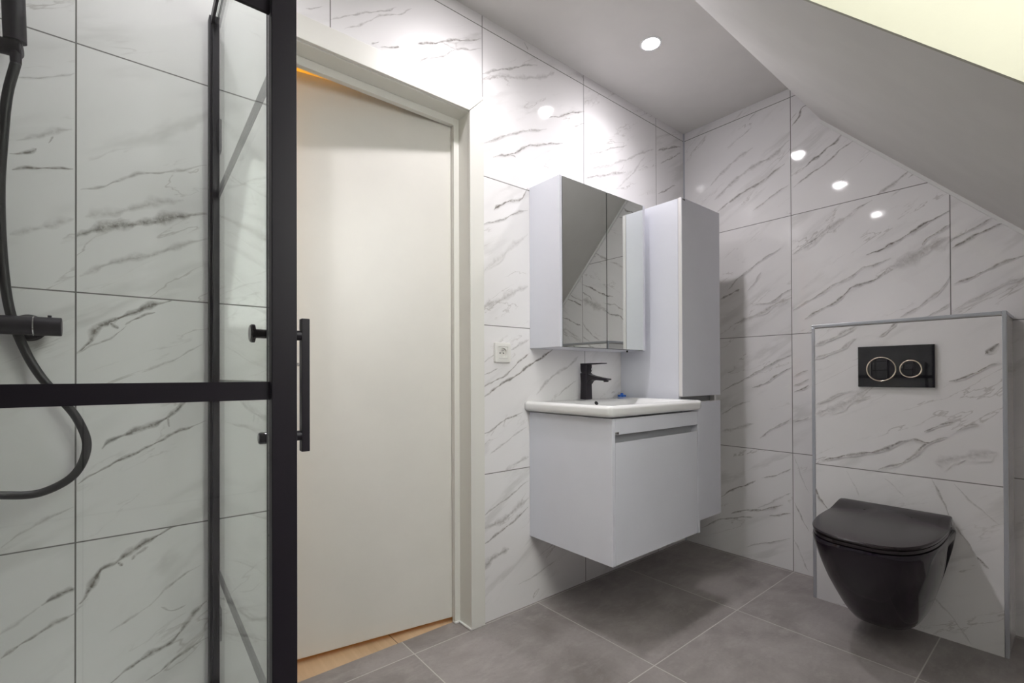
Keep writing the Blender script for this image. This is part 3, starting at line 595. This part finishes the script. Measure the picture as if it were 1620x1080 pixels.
# ---------------------------------------------------------------- washbasin
BX0, BX1, BY, BZ = -1.270, -.645, -.470, .880
def sstep(a, b, x):
    t_ = min(1, max(0, (x - a) / (b - a))); return t_ * t_ * (3 - 2 * t_)
def basin():
    bm = B(); nx, ny = 64, 48; rc = .022
    def rim(u, v):   # rounded-corner outline of the slab
        x = BX0 + (BX1 - BX0) * u; y = -.0008 + (BY + .0008) * v
        return x, y
    g = [[None] * (nx + 1) for _ in range(ny + 1)]
    for j in range(ny + 1):
        for i in range(nx + 1):
            x, y = rim(i / nx, j / ny)
            # pull the front corners in
            for cx_, sx in ((BX0 + rc, -1), (BX1 - rc, 1)):
                if (x - cx_) * sx > 0 and y < BY + rc:
                    d = Vector((x - cx_, y - (BY + rc))); m = max(abs(d.x), abs(d.y)); d = d.normalized() * m if d.length else d
                    x, y = cx_ + d.x, BY + rc + d.y
            ex = min(x - BX0, BX1 - x); efront = y - BY; eback = -y
            k = sstep(.030, .135, ex) * sstep(.026, .12, efront) * sstep(.098, .155, eback)
            z = BZ - .108 * (k ** .8) - .0035 * sstep(.022, .035, ex) * sstep(.020, .032, efront)
            e = min(ex, efront); z -= .009 * (1 - sstep(0, .014, e)) ** 2
            g[j][i] = bm.verts.new((x, y, z))
    for j in range(ny):
        for i in range(nx): bm.faces.new((g[j][i], g[j][i + 1], g[j + 1][i + 1], g[j + 1][i]))
    loop = [g[j][0] for j in range(ny + 1)] + [g[ny][i] for i in range(1, nx + 1)] + [g[j][nx] for j in range(ny - 1, -1, -1)] + [g[0][i] for i in range(nx - 1, 0, -1)]
    c = Vector(((BX0 + BX1) / 2, BY / 2, 0)); prev = loop
    for z, ins in ((BZ - .014, -.0008), (BZ - .030, -.0008), (BZ - .038, .002), (BZ - .042, .008), (BZ - .0425, .05)):
        cur = []
        for v in loop:
            p = v.co.copy(); d = Vector((p.x - c.x, p.y - c.y)); hx, hy = (BX1 - BX0) / 2, -BY / 2
            q = Vector((c.x + d.x * (1 - ins / hx), min(-.0008, c.y + d.y * (1 - ins / hy)), z)); cur.append(bm.verts.new(q))
        for k in range(len(loop)): bm.faces.new((prev[k], prev[(k + 1) % len(loop)], cur[(k + 1) % len(loop)], cur[k]))
        prev = cur
    # closed underside of the bowl
    z1 = [bm.verts.new((c.x + (v.co.x - c.x) * .72, c.y + (v.co.y - c.y) * .55, BZ - .135)) for v in prev]
    for k in range(len(prev)): bm.faces.new((prev[k], prev[(k + 1) % len(prev)], z1[(k + 1) % len(prev)], z1[k]))
    bm.faces.new(z1)
    return bm
bs = obj('washbasin', basin(), M['ceramic'], smooth='all')
tag(bs, 'white ceramic washbasin with a thick rounded rim on the wall-hung vanity', 'washbasin')
bm = B(); lathe(bm, (-.957, -.1335, .8655), (-.05, -.8, .6), [(-.004, .009), (.0005, .009)], 24); o = obj('overflow_hole', bm, M['dark'], bs)
bm = B(); lathe(bm, (-.957, -.290, .7705), (0, 0, 1), [(0, .030), (.004, .030), (.006, .026)], 32); obj('drain', bm, M['chrome'], bs, smooth=True)

# ---------------------------------------------------------------- tap
FX, FY, FZ = -.944, -.060, BZ - .001
t = thing('basin_tap', 'matt black single-lever mixer tap standing on the washbasin', 'tap', (FX, FY, FZ))
def rsq(cx_, cy_, z, hx, hy, n=32, p=5.0):
    out = []
    for k in range(n):
        a = 2 * math.pi * k / n; c_, s_ = math.cos(a), math.sin(a)
        out.append(Vector((cx_ + hx * math.copysign(abs(c_) ** (2 / p), c_), cy_ + hy * math.copysign(abs(s_) ** (2 / p), s_), z)))
    return out
bm = B(); loft(bm, [rsq(FX, FY, FZ + z, h, h) for z, h in ((0, .0225), (.004, .0225), (.03, .0215), (.075, .0205), (.105, .0215), (.119, .0222), (.121, .0215))])
obj('body', bm, M['black'], t, smooth=True)
bm = B(); loft(bm, [rsq(FX, FY, FZ + z, h, h) for z, h in ((.1212, .0185), (.1265, .0185))]); obj('collar', bm, M['black'], t, smooth=True)
bm = B(); loft(bm, [rsq(FX, FY, FZ + z, h, h) for z, h in ((.1267, .0200), (.140, .0212), (.158, .0212), (.160, .0205))])
obj('cartridge_head', bm, M['black'], t, smooth=True)
bm = B(); prism(bm, [(FX - .019, FY + .020, FZ + .1600), (FX - .019, FY - .04, FZ + .1600), (FX - .019, FY - .108, FZ + .1625), (FX - .019, FY - .109, FZ + .1665), (FX - .019, FY + .020, FZ + .1665)], (.038, 0, 0))
obj('lever', bm, M['black'], t, bevel=.0015)
bm = B(); rings = []
for s, zt, zb, hw in ((.0, .118, .060, .0195), (.022, .117, .072, .0195), (.032, .1135, .084, .0190), (.050, .109, .0905, .0185), (.085, .102, .088, .0180), (.118, .0975, .086, .0175), (.136, .0955, .0905, .0170)):
    y = FY - s
    rings.append([Vector((FX + sx * hw, y, FZ + z)) for sx, z in ((-1, zb), (1, zb), (1, zt), (-1, zt))])
loft(bm, rings); obj('spout', bm, M['black'], t, bevel=.003)
bm = B(); lathe(bm, (FX, FY - .118, FZ + .0875), (0, 0, -1), [(-.004, .011), (.006, .011), (.0065, .009)], 24); obj('aerator', bm, M['black'], t, smooth=True)
bm = B(); lathe(bm, (FX + .012, FY - .0215, FZ + .139), (0, -1, 0), [(0, .0042), (.002, .0042)], 16); o = obj('temperature_dot', bm, M['chrome'], t); o['label'] = 'small chrome dot'

# ---------------------------------------------------------------- blue cap
c = Vector((-.640, -.028, BZ + .0002)); bm = B(); rings = []
for z, k in ((0, 1), (.008, 1), (.010, .92), (.0105, .45), (.018, .40), (.019, .3)):
    rings.append([c + Vector((math.cos(a) * r, math.sin(a) * r, z)) for a in [2 * math.pi * i / 60 for i in range(60)] for r in [k * (.0175 + (.0035 * math.cos(6 * a) if z < .0102 else 0))]])
loft(bm, rings); tag(obj('transport_cap', bm, M['blue'], smooth=True), 'small blue plastic cap lying at the back corner of the washbasin', 'cap')

# ---------------------------------------------------------------- mirror cabinet
MX0, MX1, MD, MZ0, MZ1 = -1.239, -.660, -.186, 1.107, 1.806
t = thing('mirror_cabinet', 'white wall-hung mirror cabinet with two mirrored doors above the washbasin', 'cabinet', (-.9495, 0, MZ0))
bm = B(); box(bm, MX0, MX0 + .014, -.001, MD, MZ0, MZ1); obj('side_panel', bm, M['lacq'], t, bevel=.001)
bm = B(); box(bm, MX1 - .014, MX1, -.001, MD, MZ0, MZ1); obj('side_panel', bm, M['lacq'], t, bevel=.001)
bm = B(); box(bm, MX0 + .0142, MX1 - .0142, -.001, MD + .024, MZ0, MZ0 + .014); box(bm, MX0 + .0142, MX1 - .0142, -.001, MD + .024, MZ1 - .014, MZ1)
box(bm, MX0 + .0142, MX1 - .0142, -.001, -.006, MZ0 + .014, MZ1 - .014); obj('carcass', bm, M['lacq'], t)
xm = -.945
for a, b in ((MX0 + .0155, xm - .0012), (xm + .0012, MX1 - .0155)):
    bm = B(); box(bm, a, b, MD + .020, MD + .0045, MZ0 + .001, MZ1 - .001); d = obj('door', bm, M['mback'], t)
    bm = B(); box(bm, a + .0012, b - .0012, MD + .0045, MD + .0005, MZ0 + .002, MZ1 - .002); o = obj('mirror', bm, M['mirror'], d)
bm = B(); lathe(bm, (-.755, -.150, MZ0), (0, 0, -1), [(0, .004), (.009, .004)], 12); obj('switch', bm, M['dark'], t)

# ---------------------------------------------------------------- tall cabinet
TX0, TX1, TD, TZ0, TZ1 = -.612, -.262, -.353, .290, 1.812
t = thing('tall_cabinet', 'tall narrow white wall cabinet with two doors beside the mirror cabinet', 'cabinet', (-.437, 0, TZ0))
bm = B(); box(bm, TX0, TX0 + .016, -.001, TD + .0195, TZ0, TZ1); obj('side_panel', bm, M['lacq'], t, bevel=.001)
bm = B(); box(bm, TX1 - .020, TX1 - .004, -.001, TD + .0195, TZ0, TZ1); obj('side_panel', bm, M['edge'], t, bevel=.001)
bm = B(); box(bm, TX0 + .0162, TX1 - .0202, -.001, TD + .022, TZ0, TZ0 + .016); box(bm, TX0 + .0162, TX1 - .0202, -.001, TD + .022, TZ1 - .016, TZ1)
box(bm, TX0 + .0162, TX1 - .0202, -.001, -.010, TZ0 + .016, TZ1 - .016); obj('carcass', bm, M['lacq'], t)
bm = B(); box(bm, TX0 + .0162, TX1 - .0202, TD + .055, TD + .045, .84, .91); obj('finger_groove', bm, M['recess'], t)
bm = B(); box(bm, TX0 - .001, TX1, TD + .018, TD, .889, TZ1 + .001); d = obj('door', bm, M['edge'], t, bevel=.0008)
bm = B(); box(bm, TX0 + .000, TX1 - .001, TD, TD - .0009, .890, TZ1); obj('door_face', bm, M['lacq'], d)
bm = B(); box(bm, TX0 - .001, TX1, TD + .018, TD, TZ0, .862); d = obj('door', bm, M['edge'], t, bevel=.0008)
bm = B(); box(bm, TX0 + .000, TX1 - .001, TD, TD - .0009, TZ0 + .001, .861); obj('door_face', bm, M['lacq'], d)
badge(t, -.607, -.584, TZ1 - .012, TZ1 - .003, TD - .0009)

# ---------------------------------------------------------------- wall socket
sx, szz = -1.395, 1.085
t = thing('wall_socket', 'white square wall socket on the tiles between the door and the washbasin', 'socket', (sx, 0, szz))
def sq_ring(h, y, r=.006, n=6):
    out = []
    for cx_, cz_, a0 in ((1, 1, 0), (-1, 1, 90), (-1, -1, 180), (1, -1, 270)):
        for k in range(n):
            a = R_(a0 + 90 * k / (n - 1)); out.append(Vector((sx + cx_ * (h - r) + r * math.cos(a), y, szz + cz_ * (h - r) + r * math.sin(a))))
    return out
bm = B(); loft(bm, [sq_ring(.041, -.0004), sq_ring(.0415, -.006), sq_ring(.040, -.0115), sq_ring(.0375, -.0125), sq_ring(.0238, -.0125, .002), sq_ring(.0236, -.0006, .002)], True, False)
obj('frame', bm, M['plastic'], t, smooth=True)
bm = B(); n = 24; rings = [sq_ring(.0230, -.0008, .002), sq_ring(.0230, -.0120, .002)]
circ = lambda r, y: [Vector((sx + r * math.cos(2 * math.pi * k / n + R_(0)), y, szz + r * math.sin(2 * math.pi * k / n))) for k in range(n)]
loft(bm, rings + [circ(.0192, -.0120), circ(.0188, -.0020)], True, True); obj('insert', bm, M['plastic'], t, smooth=True)
bm = B()
for dx in (-.0095, .0095): lathe(bm, (sx + dx, -.0020, szz - .002), (0, -1, 0), [(0, .0028), (.0010, .0028)], 12)
obj('plug_hole', bm, M['dark'], t)
bm = B(); lathe(bm, (sx, -.0020, szz + .009), (0, -1, 0), [(0, .0024), (.012, .0024), (.0135, .001)], 12); obj('earth_pin', bm, M['chrome'], t, smooth=True)

# ---------------------------------------------------------------- flush plate
X = -.2358
t = thing('flush_plate', 'black glass flush plate with two ringed buttons above the toilet', 'flush plate', (X, -1.06, 1.02))
bm = B(); box(bm, X + .0004, X - .011, -1.183, -.939, .938, 1.103); obj('plate', bm, M['plate'], t, bevel=.0015)
def oring(bm, y, z, R, r):
    n, m = 64, 8; g = []
    for i in range(n):
        a = 2 * math.pi * i / n
        g.append([bm.verts.new((X - .0113 - r * .6 * (1 + math.cos(2 * math.pi * j / m)) , y + (R + r * math.sin(2 * math.pi * j / m)) * math.cos(a), z + (R + r * math.sin(2 * math.pi * j / m)) * math.sin(a))) for j in range(m)])
    for i in range(n):
        for j in range(m): bm.faces.new((g[i][j], g[(i + 1) % n][j], g[(i + 1) % n][(j + 1) % m], g[i][(j + 1) % m]))
for y, R, lab in ((-1.0175, .0475, 'large round button with chrome ring'), (-1.1115, .0330, 'small round button with chrome ring')):
    bm = B(); lathe(bm, (X - .0105, y, 1.010), (-1, 0, 0), [(0, R - .002), (.0025, R - .002), (.003, R - .004)], 48); o = obj('button', bm, M['plate'], t, smooth=True); o['label'] = lab
    bm = B(); oring(bm, y, 1.010, R, .0024); obj('ring', bm, M['copper'], o, smooth='all')

# ---------------------------------------------------------------- wall-hung toilet
TY, TXW = -1.053, -.2385
def dring(z, xf, hw, hb, n=96, p=2.9, xb=TXW, dz=None, dent=0.0):
    """D-shaped horizontal section: back at the wall, rounded front at xf"""
    L = xb - xf; out = []
    r = min(L * .80, .36)      # length of the rounded front
    m = n // 4
    for k in range(m):                    # straight side +y, back to front
        s = k / m; out.append((xb - (L - r) * s, TY + hb + (hw - hb) * sstep(0, 1, s) - dent * sstep(.10, .24, s) * (1 - sstep(.70, 1.0, s))))
    for k in range(2 * m + 1):
        a = math.pi * k / (2 * m); c_, s_ = math.sin(a), math.cos(a)
        out.append((xb - (L - r) - r * abs(c_) ** (2 / p), TY + hw * math.copysign(abs(s_) ** (2 / p), s_)))
    for k in range(m - 1, -1, -1):
        s = k / m; out.append((xb - (L - r) * s, TY - hb - (hw - hb) * sstep(0, 1, s) + dent * sstep(.10, .24, s) * (1 - sstep(.70, 1.0, s))))
    return [Vector((x, y, z + (dz(x, y) if dz else 0))) for x, y in out]
t = thing('wall_hung_toilet', 'glossy black wall-hung toilet with closed lid', 'toilet', (TXW, TY, .08))
bm = B()
loft(bm, [dring(.078, -.46, .070, .065), dring(.079, -.495, .094, .088), dring(.086, -.512, .104, .100), dring(.11, -.540, .116, .112, dent=.006), dring(.15, -.578, .130, .126, dent=.018), dring(.20, -.622, .145, .140, dent=.028), dring(.25, -.662, .158, .153, dent=.034),
          dring(.30, -.696, .168, .165, dent=.034), dring(.34, -.718, .175, .174, dent=.028), dring(.365, -.730, .178, .179, dent=.012), dring(.385, -.738, .181, .182), dring(.404, -.744, .183, .184), dring(.412, -.741, .182, .183), dring(.414, -.735, .176, .177)])
bowl = obj('bowl', bm, M['gblack'], t, smooth=True)
bm = B(); loft(bm, [dring(.4148, -.733, .176, .172, xb=TXW - .02), dring(.4165, -.742, .180, .176, xb=TXW - .02), dring(.4265, -.742, .180, .176, xb=TXW - .02), dring(.4285, -.736, .176, .172, xb=TXW - .02)])
obj('seat', bm, M['lid'], t, smooth=True)
def lift(x, y): return .024 * sstep(-.40, -.265, x) ** 1.2 - .002 * sstep(-.5, -.74, x)
bm = B()
XB = TXW - .022
R5 = [dring(.4292, -.735, .176, .170, xb=XB), dring(.4310, -.744, .182, .176, xb=XB, dz=lambda x, y: lift(x, y) * .15), dring(.4385, -.746, .183, .177, xb=XB, dz=lift), dring(.4425, -.742, .180, .174, xb=XB, dz=lift)]
loft(bm, R5, True, False)
last = [v for v in bm.verts][-len(R5[0]):]
# top surface as a fan of shrinking rings that keep the raised back
prev = last
for f in (.93, .8, .62, .42, .2):
    cur = []
    for v in R5[-1]:
        x = XB + (v.x - XB) * (1 - (1 - f) * .0) ; y = TY + (v.y - TY) * f
        xx = XB + (v.x - XB) * (f if v.x < XB - .2 else 1 - (1 - f) * sstep(0, .2, XB - v.x))
        cur.append(bm.verts.new((xx, y, .4435 + lift(xx, y) + .0006)))
    for k in range(len(cur)): bm.faces.new((prev[k], prev[(k + 1) % len(cur)], cur[(k + 1) % len(cur)], cur[k]))
    prev = cur
bm.faces.new(prev)
obj('lid', bm, M['lid'], t, smooth=True)
bm = B(); box(bm, TXW - .0015, TXW - .024, TY - .165, TY + .165, .4148, .455); obj('hinge_bar', bm, M['gblack'], t, bevel=.005)
for s, lab in ((-1, 'chrome fixing cap'), (1, 'chrome fixing cap')):
    bm = B(); lathe(bm, (-.292, TY + s * .104, .150), (0, s, -.15), [(0, .010), (.008, .010), (.010, .006)], 20); o = obj('fixing_cap', bm, M['chrome'], t, smooth=True); o['label'] = lab

# ---------------------------------------------------------------- shower tray and enclosure
t = thing('shower_tray', 'flat white shower tray on the floor inside the glass enclosure', 'shower tray', (-2.88, -.43, 0))
bm = B(); loft(bm, [[Vector((x, y, z)) for x, y in ((XL + .001 + i, -.002 - i), (-2.396 - i, -.002 - i), (-2.396 - i, -.872 + i), (XL + .001 + i, -.872 + i))] for z, i in ((0.0005, 0), (.030, 0), (.030, .035), (.022, .05))])
obj('tray', bm, M['ceramic'], t, bevel=.003)
bm = B(); lathe(bm, (-2.88, -.43, .0221), (0, 0, 1), [(0, .055), (.003, .055), (.004, .05)], 32); obj('drain_cover', bm, M['chrome'], t, smooth=True)

en = thing('shower_enclosure', 'black framed glass shower enclosure with grid bars, left of the door', 'shower enclosure', (-2.435, -.857, .03))
ZB, ZT = .0315, 1.975
# hinged door: runs from the wall to the corner post, a hair out of square
P0, P1 = Vector((-2.4050, -.030, 0)), Vector((-2.4215, -.838, 0)); DD = (P1 - P0); DL = DD.length; DD.normalize(); DN = Vector((-DD.y, DD.x, 0))
if DN.x < 0: DN = -DN
def dbox(bm, s0, s1, t0, t1, z0, z1):
    a = [P0 + DD * s + DN * t_ + Vector((0, 0, z0)) for s, t_ in ((s0, t0), (s1, t0), (s1, t1), (s0, t1))]; prism(bm, a, (0, 0, z1 - z0))
bm = B(); dbox(bm, .006, DL - .004, -.003, .003, ZB + .012, ZT - .02); dg = obj('door', bm, M['glass'], en)
bm = B(); dbox(bm, .0, DL, -.011, -.0045, ZT - .025, ZT); dbox(bm, .0, DL, .0045, .011, ZT - .025, ZT); dbox(bm, DL - .03, DL, -.0045, .0045, ZT - .025, ZT); dbox(bm, 0, .004, -.0045, .0045, ZT - .025, ZT); obj('top_rail', bm, M['bface'], dg)
bm = B(); dbox(bm, .0, DL, -.009, .009, ZB, ZB + .022); obj('bottom_rail', bm, M['bface'], dg)
bm = B(); dbox(bm, -.002, .014, -.008, .008, ZB + .022, ZT - .025); obj('hinge_stile', bm, M['bface'], dg)
bm = B(); dbox(bm, DL - .012, DL, -.008, .008, ZB + .022, ZT - .025); obj('closing_stile', bm, M['bface'], dg)
for z in (.455, .971, 1.487):
    bm = B(); dbox(bm, .014, DL - .012, .0032, .0080, z - .011, z + .011); obj('grid_bar', bm, M['bface'], dg)
for z in (.28, 1.60):
    bm = B(); dbox(bm, -.004, .030, .003, .011, z, z + .085); obj('hinge', bm, M['bface'], dg, bevel=.001)
hs = .765
def dp(s, t_, z): return P0 + DD * s + DN * t_ + Vector((0, 0, z))
bm = B(); dbox(bm, hs - .0075, hs + .0070, .0255, .0370, .877, 1.0765)
for z in (.901, 1.051): lathe(bm, dp(hs, .003, z), DN, [(0, .0075), (.023, .0075)], 20)
obj('door_handle', bm, M['black'], dg, bevel=.0008)
bm = B(); lathe(bm, dp(hs, -.0032, 1.051), -DN, [(0, .012), (.004, .012), (.0045, .010), (.012, .0085), (.013, .0065), (.031, .0065), (.033, .013), (.037, .013), (.039, .011)], 28); o = obj('knob', bm, M['gblack'], dg, smooth=True); o['label'] = 'longer knob with round end'
bm = B(); lathe(bm, dp(hs, -.0032, .901), -DN, [(0, .013), (.004, .013), (.006, .011), (.009, .0085), (.026, .0085), (.028, .007)], 28); o = obj('knob', bm, M['gblack'], dg, smooth=True); o['label'] = 'short stub knob'
# wall channel
bm = B(); box(bm, -2.4195, -2.4145, -.030, -.0008, ZB, ZT); box(bm, -2.4142, -2.3965, -.016, -.0008, ZB, ZT); obj('wall_channel', bm, M['bface'], en)
# corner post and fixed front panel
YF = -.857
bm = B(); box(bm, -2.4515, -2.4205, YF - .016, YF + .0145, ZB, ZT + .01); obj('corner_post', bm, M['bface'], en, bevel=.001)
bm = B(); box(bm, XL + .018, -2.452, YF - .003, YF + .003, ZB + .02, ZT - .02); pg = obj('front_panel', bm, M['glass'], en)
bm = B(); box(bm, XL + .001, -2.452, YF - .010, YF + .010, ZT - .025, ZT + .005); obj('top_rail', bm, M['bface'], pg)
bm = B(); box(bm, XL + .001, -2.452, YF - .010, YF + .010, ZB, ZB + .024); obj('bottom_rail', bm, M['bface'], pg)
bm = B(); box(bm, XL + .001, XL + .020, YF - .010, YF + .010, ZB + .024, ZT - .025); obj('wall_stile', bm, M['bface'], pg)
for z in (.460, .971, 1.4815):
    bm = B(); box(bm, XL + .020, -2.452, YF - .0090, YF - .0032, z - .0118, z + .0118); obj('grid_bar', bm, M['bface'], pg)

# ---------------------------------------------------------------- shower mixer, hose, hand shower
MZ = 1.103
t = thing('shower_mixer', 'matt black thermostatic bar mixer on the shower wall', 'shower mixer', (-2.838, -.07, MZ))
for x in (-2.765, -2.911):
    bm = B(); lathe(bm, (x, -.0008, MZ), (0, -1, 0), [(0, .030), (.006, .0305), (.013, .026), (.016, .016), (.05, .016)], 36); obj('escutcheon', bm, M['black'], t, smooth=True)
bm = B(); lathe(bm, (-2.925, -.07, MZ), (1, 0, 0), [(0, .0195), (.001, .0205), (.172, .0205), (.173, .0195)], 40); obj('body', bm, M['black'], t, smooth=True)
bm = B(); lathe(bm, (-2.7518, -.07, MZ), (1, 0, 0), [(0, .0208), (.0018, .0208)], 40); o = obj('scale_ring', bm, M['chrome'], t, smooth=True); o['label'] = 'thin chrome ring'
for x, d in ((-2.7498, 1), (-2.9255, -1)):
    bm = B(); lathe(bm, (x, -.07, MZ), (d, 0, 0), [(0, .0195), (.001, .0208), (.0425, .0208), (.0437, .0195)], 40); kb = obj('control_knob', bm, M['black'], t, smooth=True)
    bm = B(); lathe(bm, (x + d * .024, -.07, MZ + .0195), (0, 0, 1), [(0, .0035), (.0055, .0035)], 14); obj('safety_button', bm, M['black'], kb, smooth=True)
bm = B(); lathe(bm, (-2.838, -.07, MZ - .019), (0, 0, -1), [(0, .011), (.016, .011), (.018, .009)], 24); obj('hose_outlet', bm, M['black'], t, smooth=True)

t = thing('riser_rail', 'black riser rail with sliding holder on the shower wall', 'shower rail', (-2.845, -.05, 1.19))
bm = B(); tube(bm, [Vector((-2.845, -.055, z)) for z in (1.19, 1.5, 2.0)], .010, 20); obj('rail', bm, M['black'], t, smooth=True)
for z in (1.21, 1.98):
    bm = B(); lathe(bm, (-2.845, -.0008, z), (0, -1, 0), [(0, .020), (.005, .020), (.007, .010), (.055, .010)], 24); obj('wall_bracket', bm, M['black'], t, smooth=True)
bm = B(); lathe(bm, (-2.845, -.055, 1.676), (0, 0, 1), [(0, .0175), (.05, .0175)], 28); lathe(bm, (-2.845, -.060, 1.703), (1, -.10, .02), [(0, .016), (.060, .017), (.074, .0165), (.076, .014)], 28)
obj('holder', bm, M['black'], t, smooth=True)
t = thing('hand_shower', 'black hand shower hanging in its holder, cut by the top left corner', 'hand shower', (-2.782, -.075, 1.69))
bm = B(); ax = Vector((-.02, -.10, 1)).normalized(); lathe(bm, Vector((-2.779, -.068, 1.672)), ax, [(0, .009), (.012, .0095), (.045, .0115), (.0455, .0185), (.26, .0190), (.262, .017)], 36)
obj('handle', bm, M['black'], t, smooth=True)
hd = Vector((-2.779, -.068, 1.672)) + ax * .272
bm = B(); lathe(bm, hd + Vector((0, -.005, 0)), Vector((0, -.85, -.5)), [(-.02, .022), (0, .048), (.012, .052), (.016, .050)], 40); obj('spray_head', bm, M['black'], t, smooth=True)
hz = HOSE
bm = B(); tube(bm, catmull(hz, 10), .0088, 18); tag(obj('shower_hose', bm, M['rubber'], smooth='all'), 'black flexible shower hose looping down from the hand shower below the mixer', 'hose')
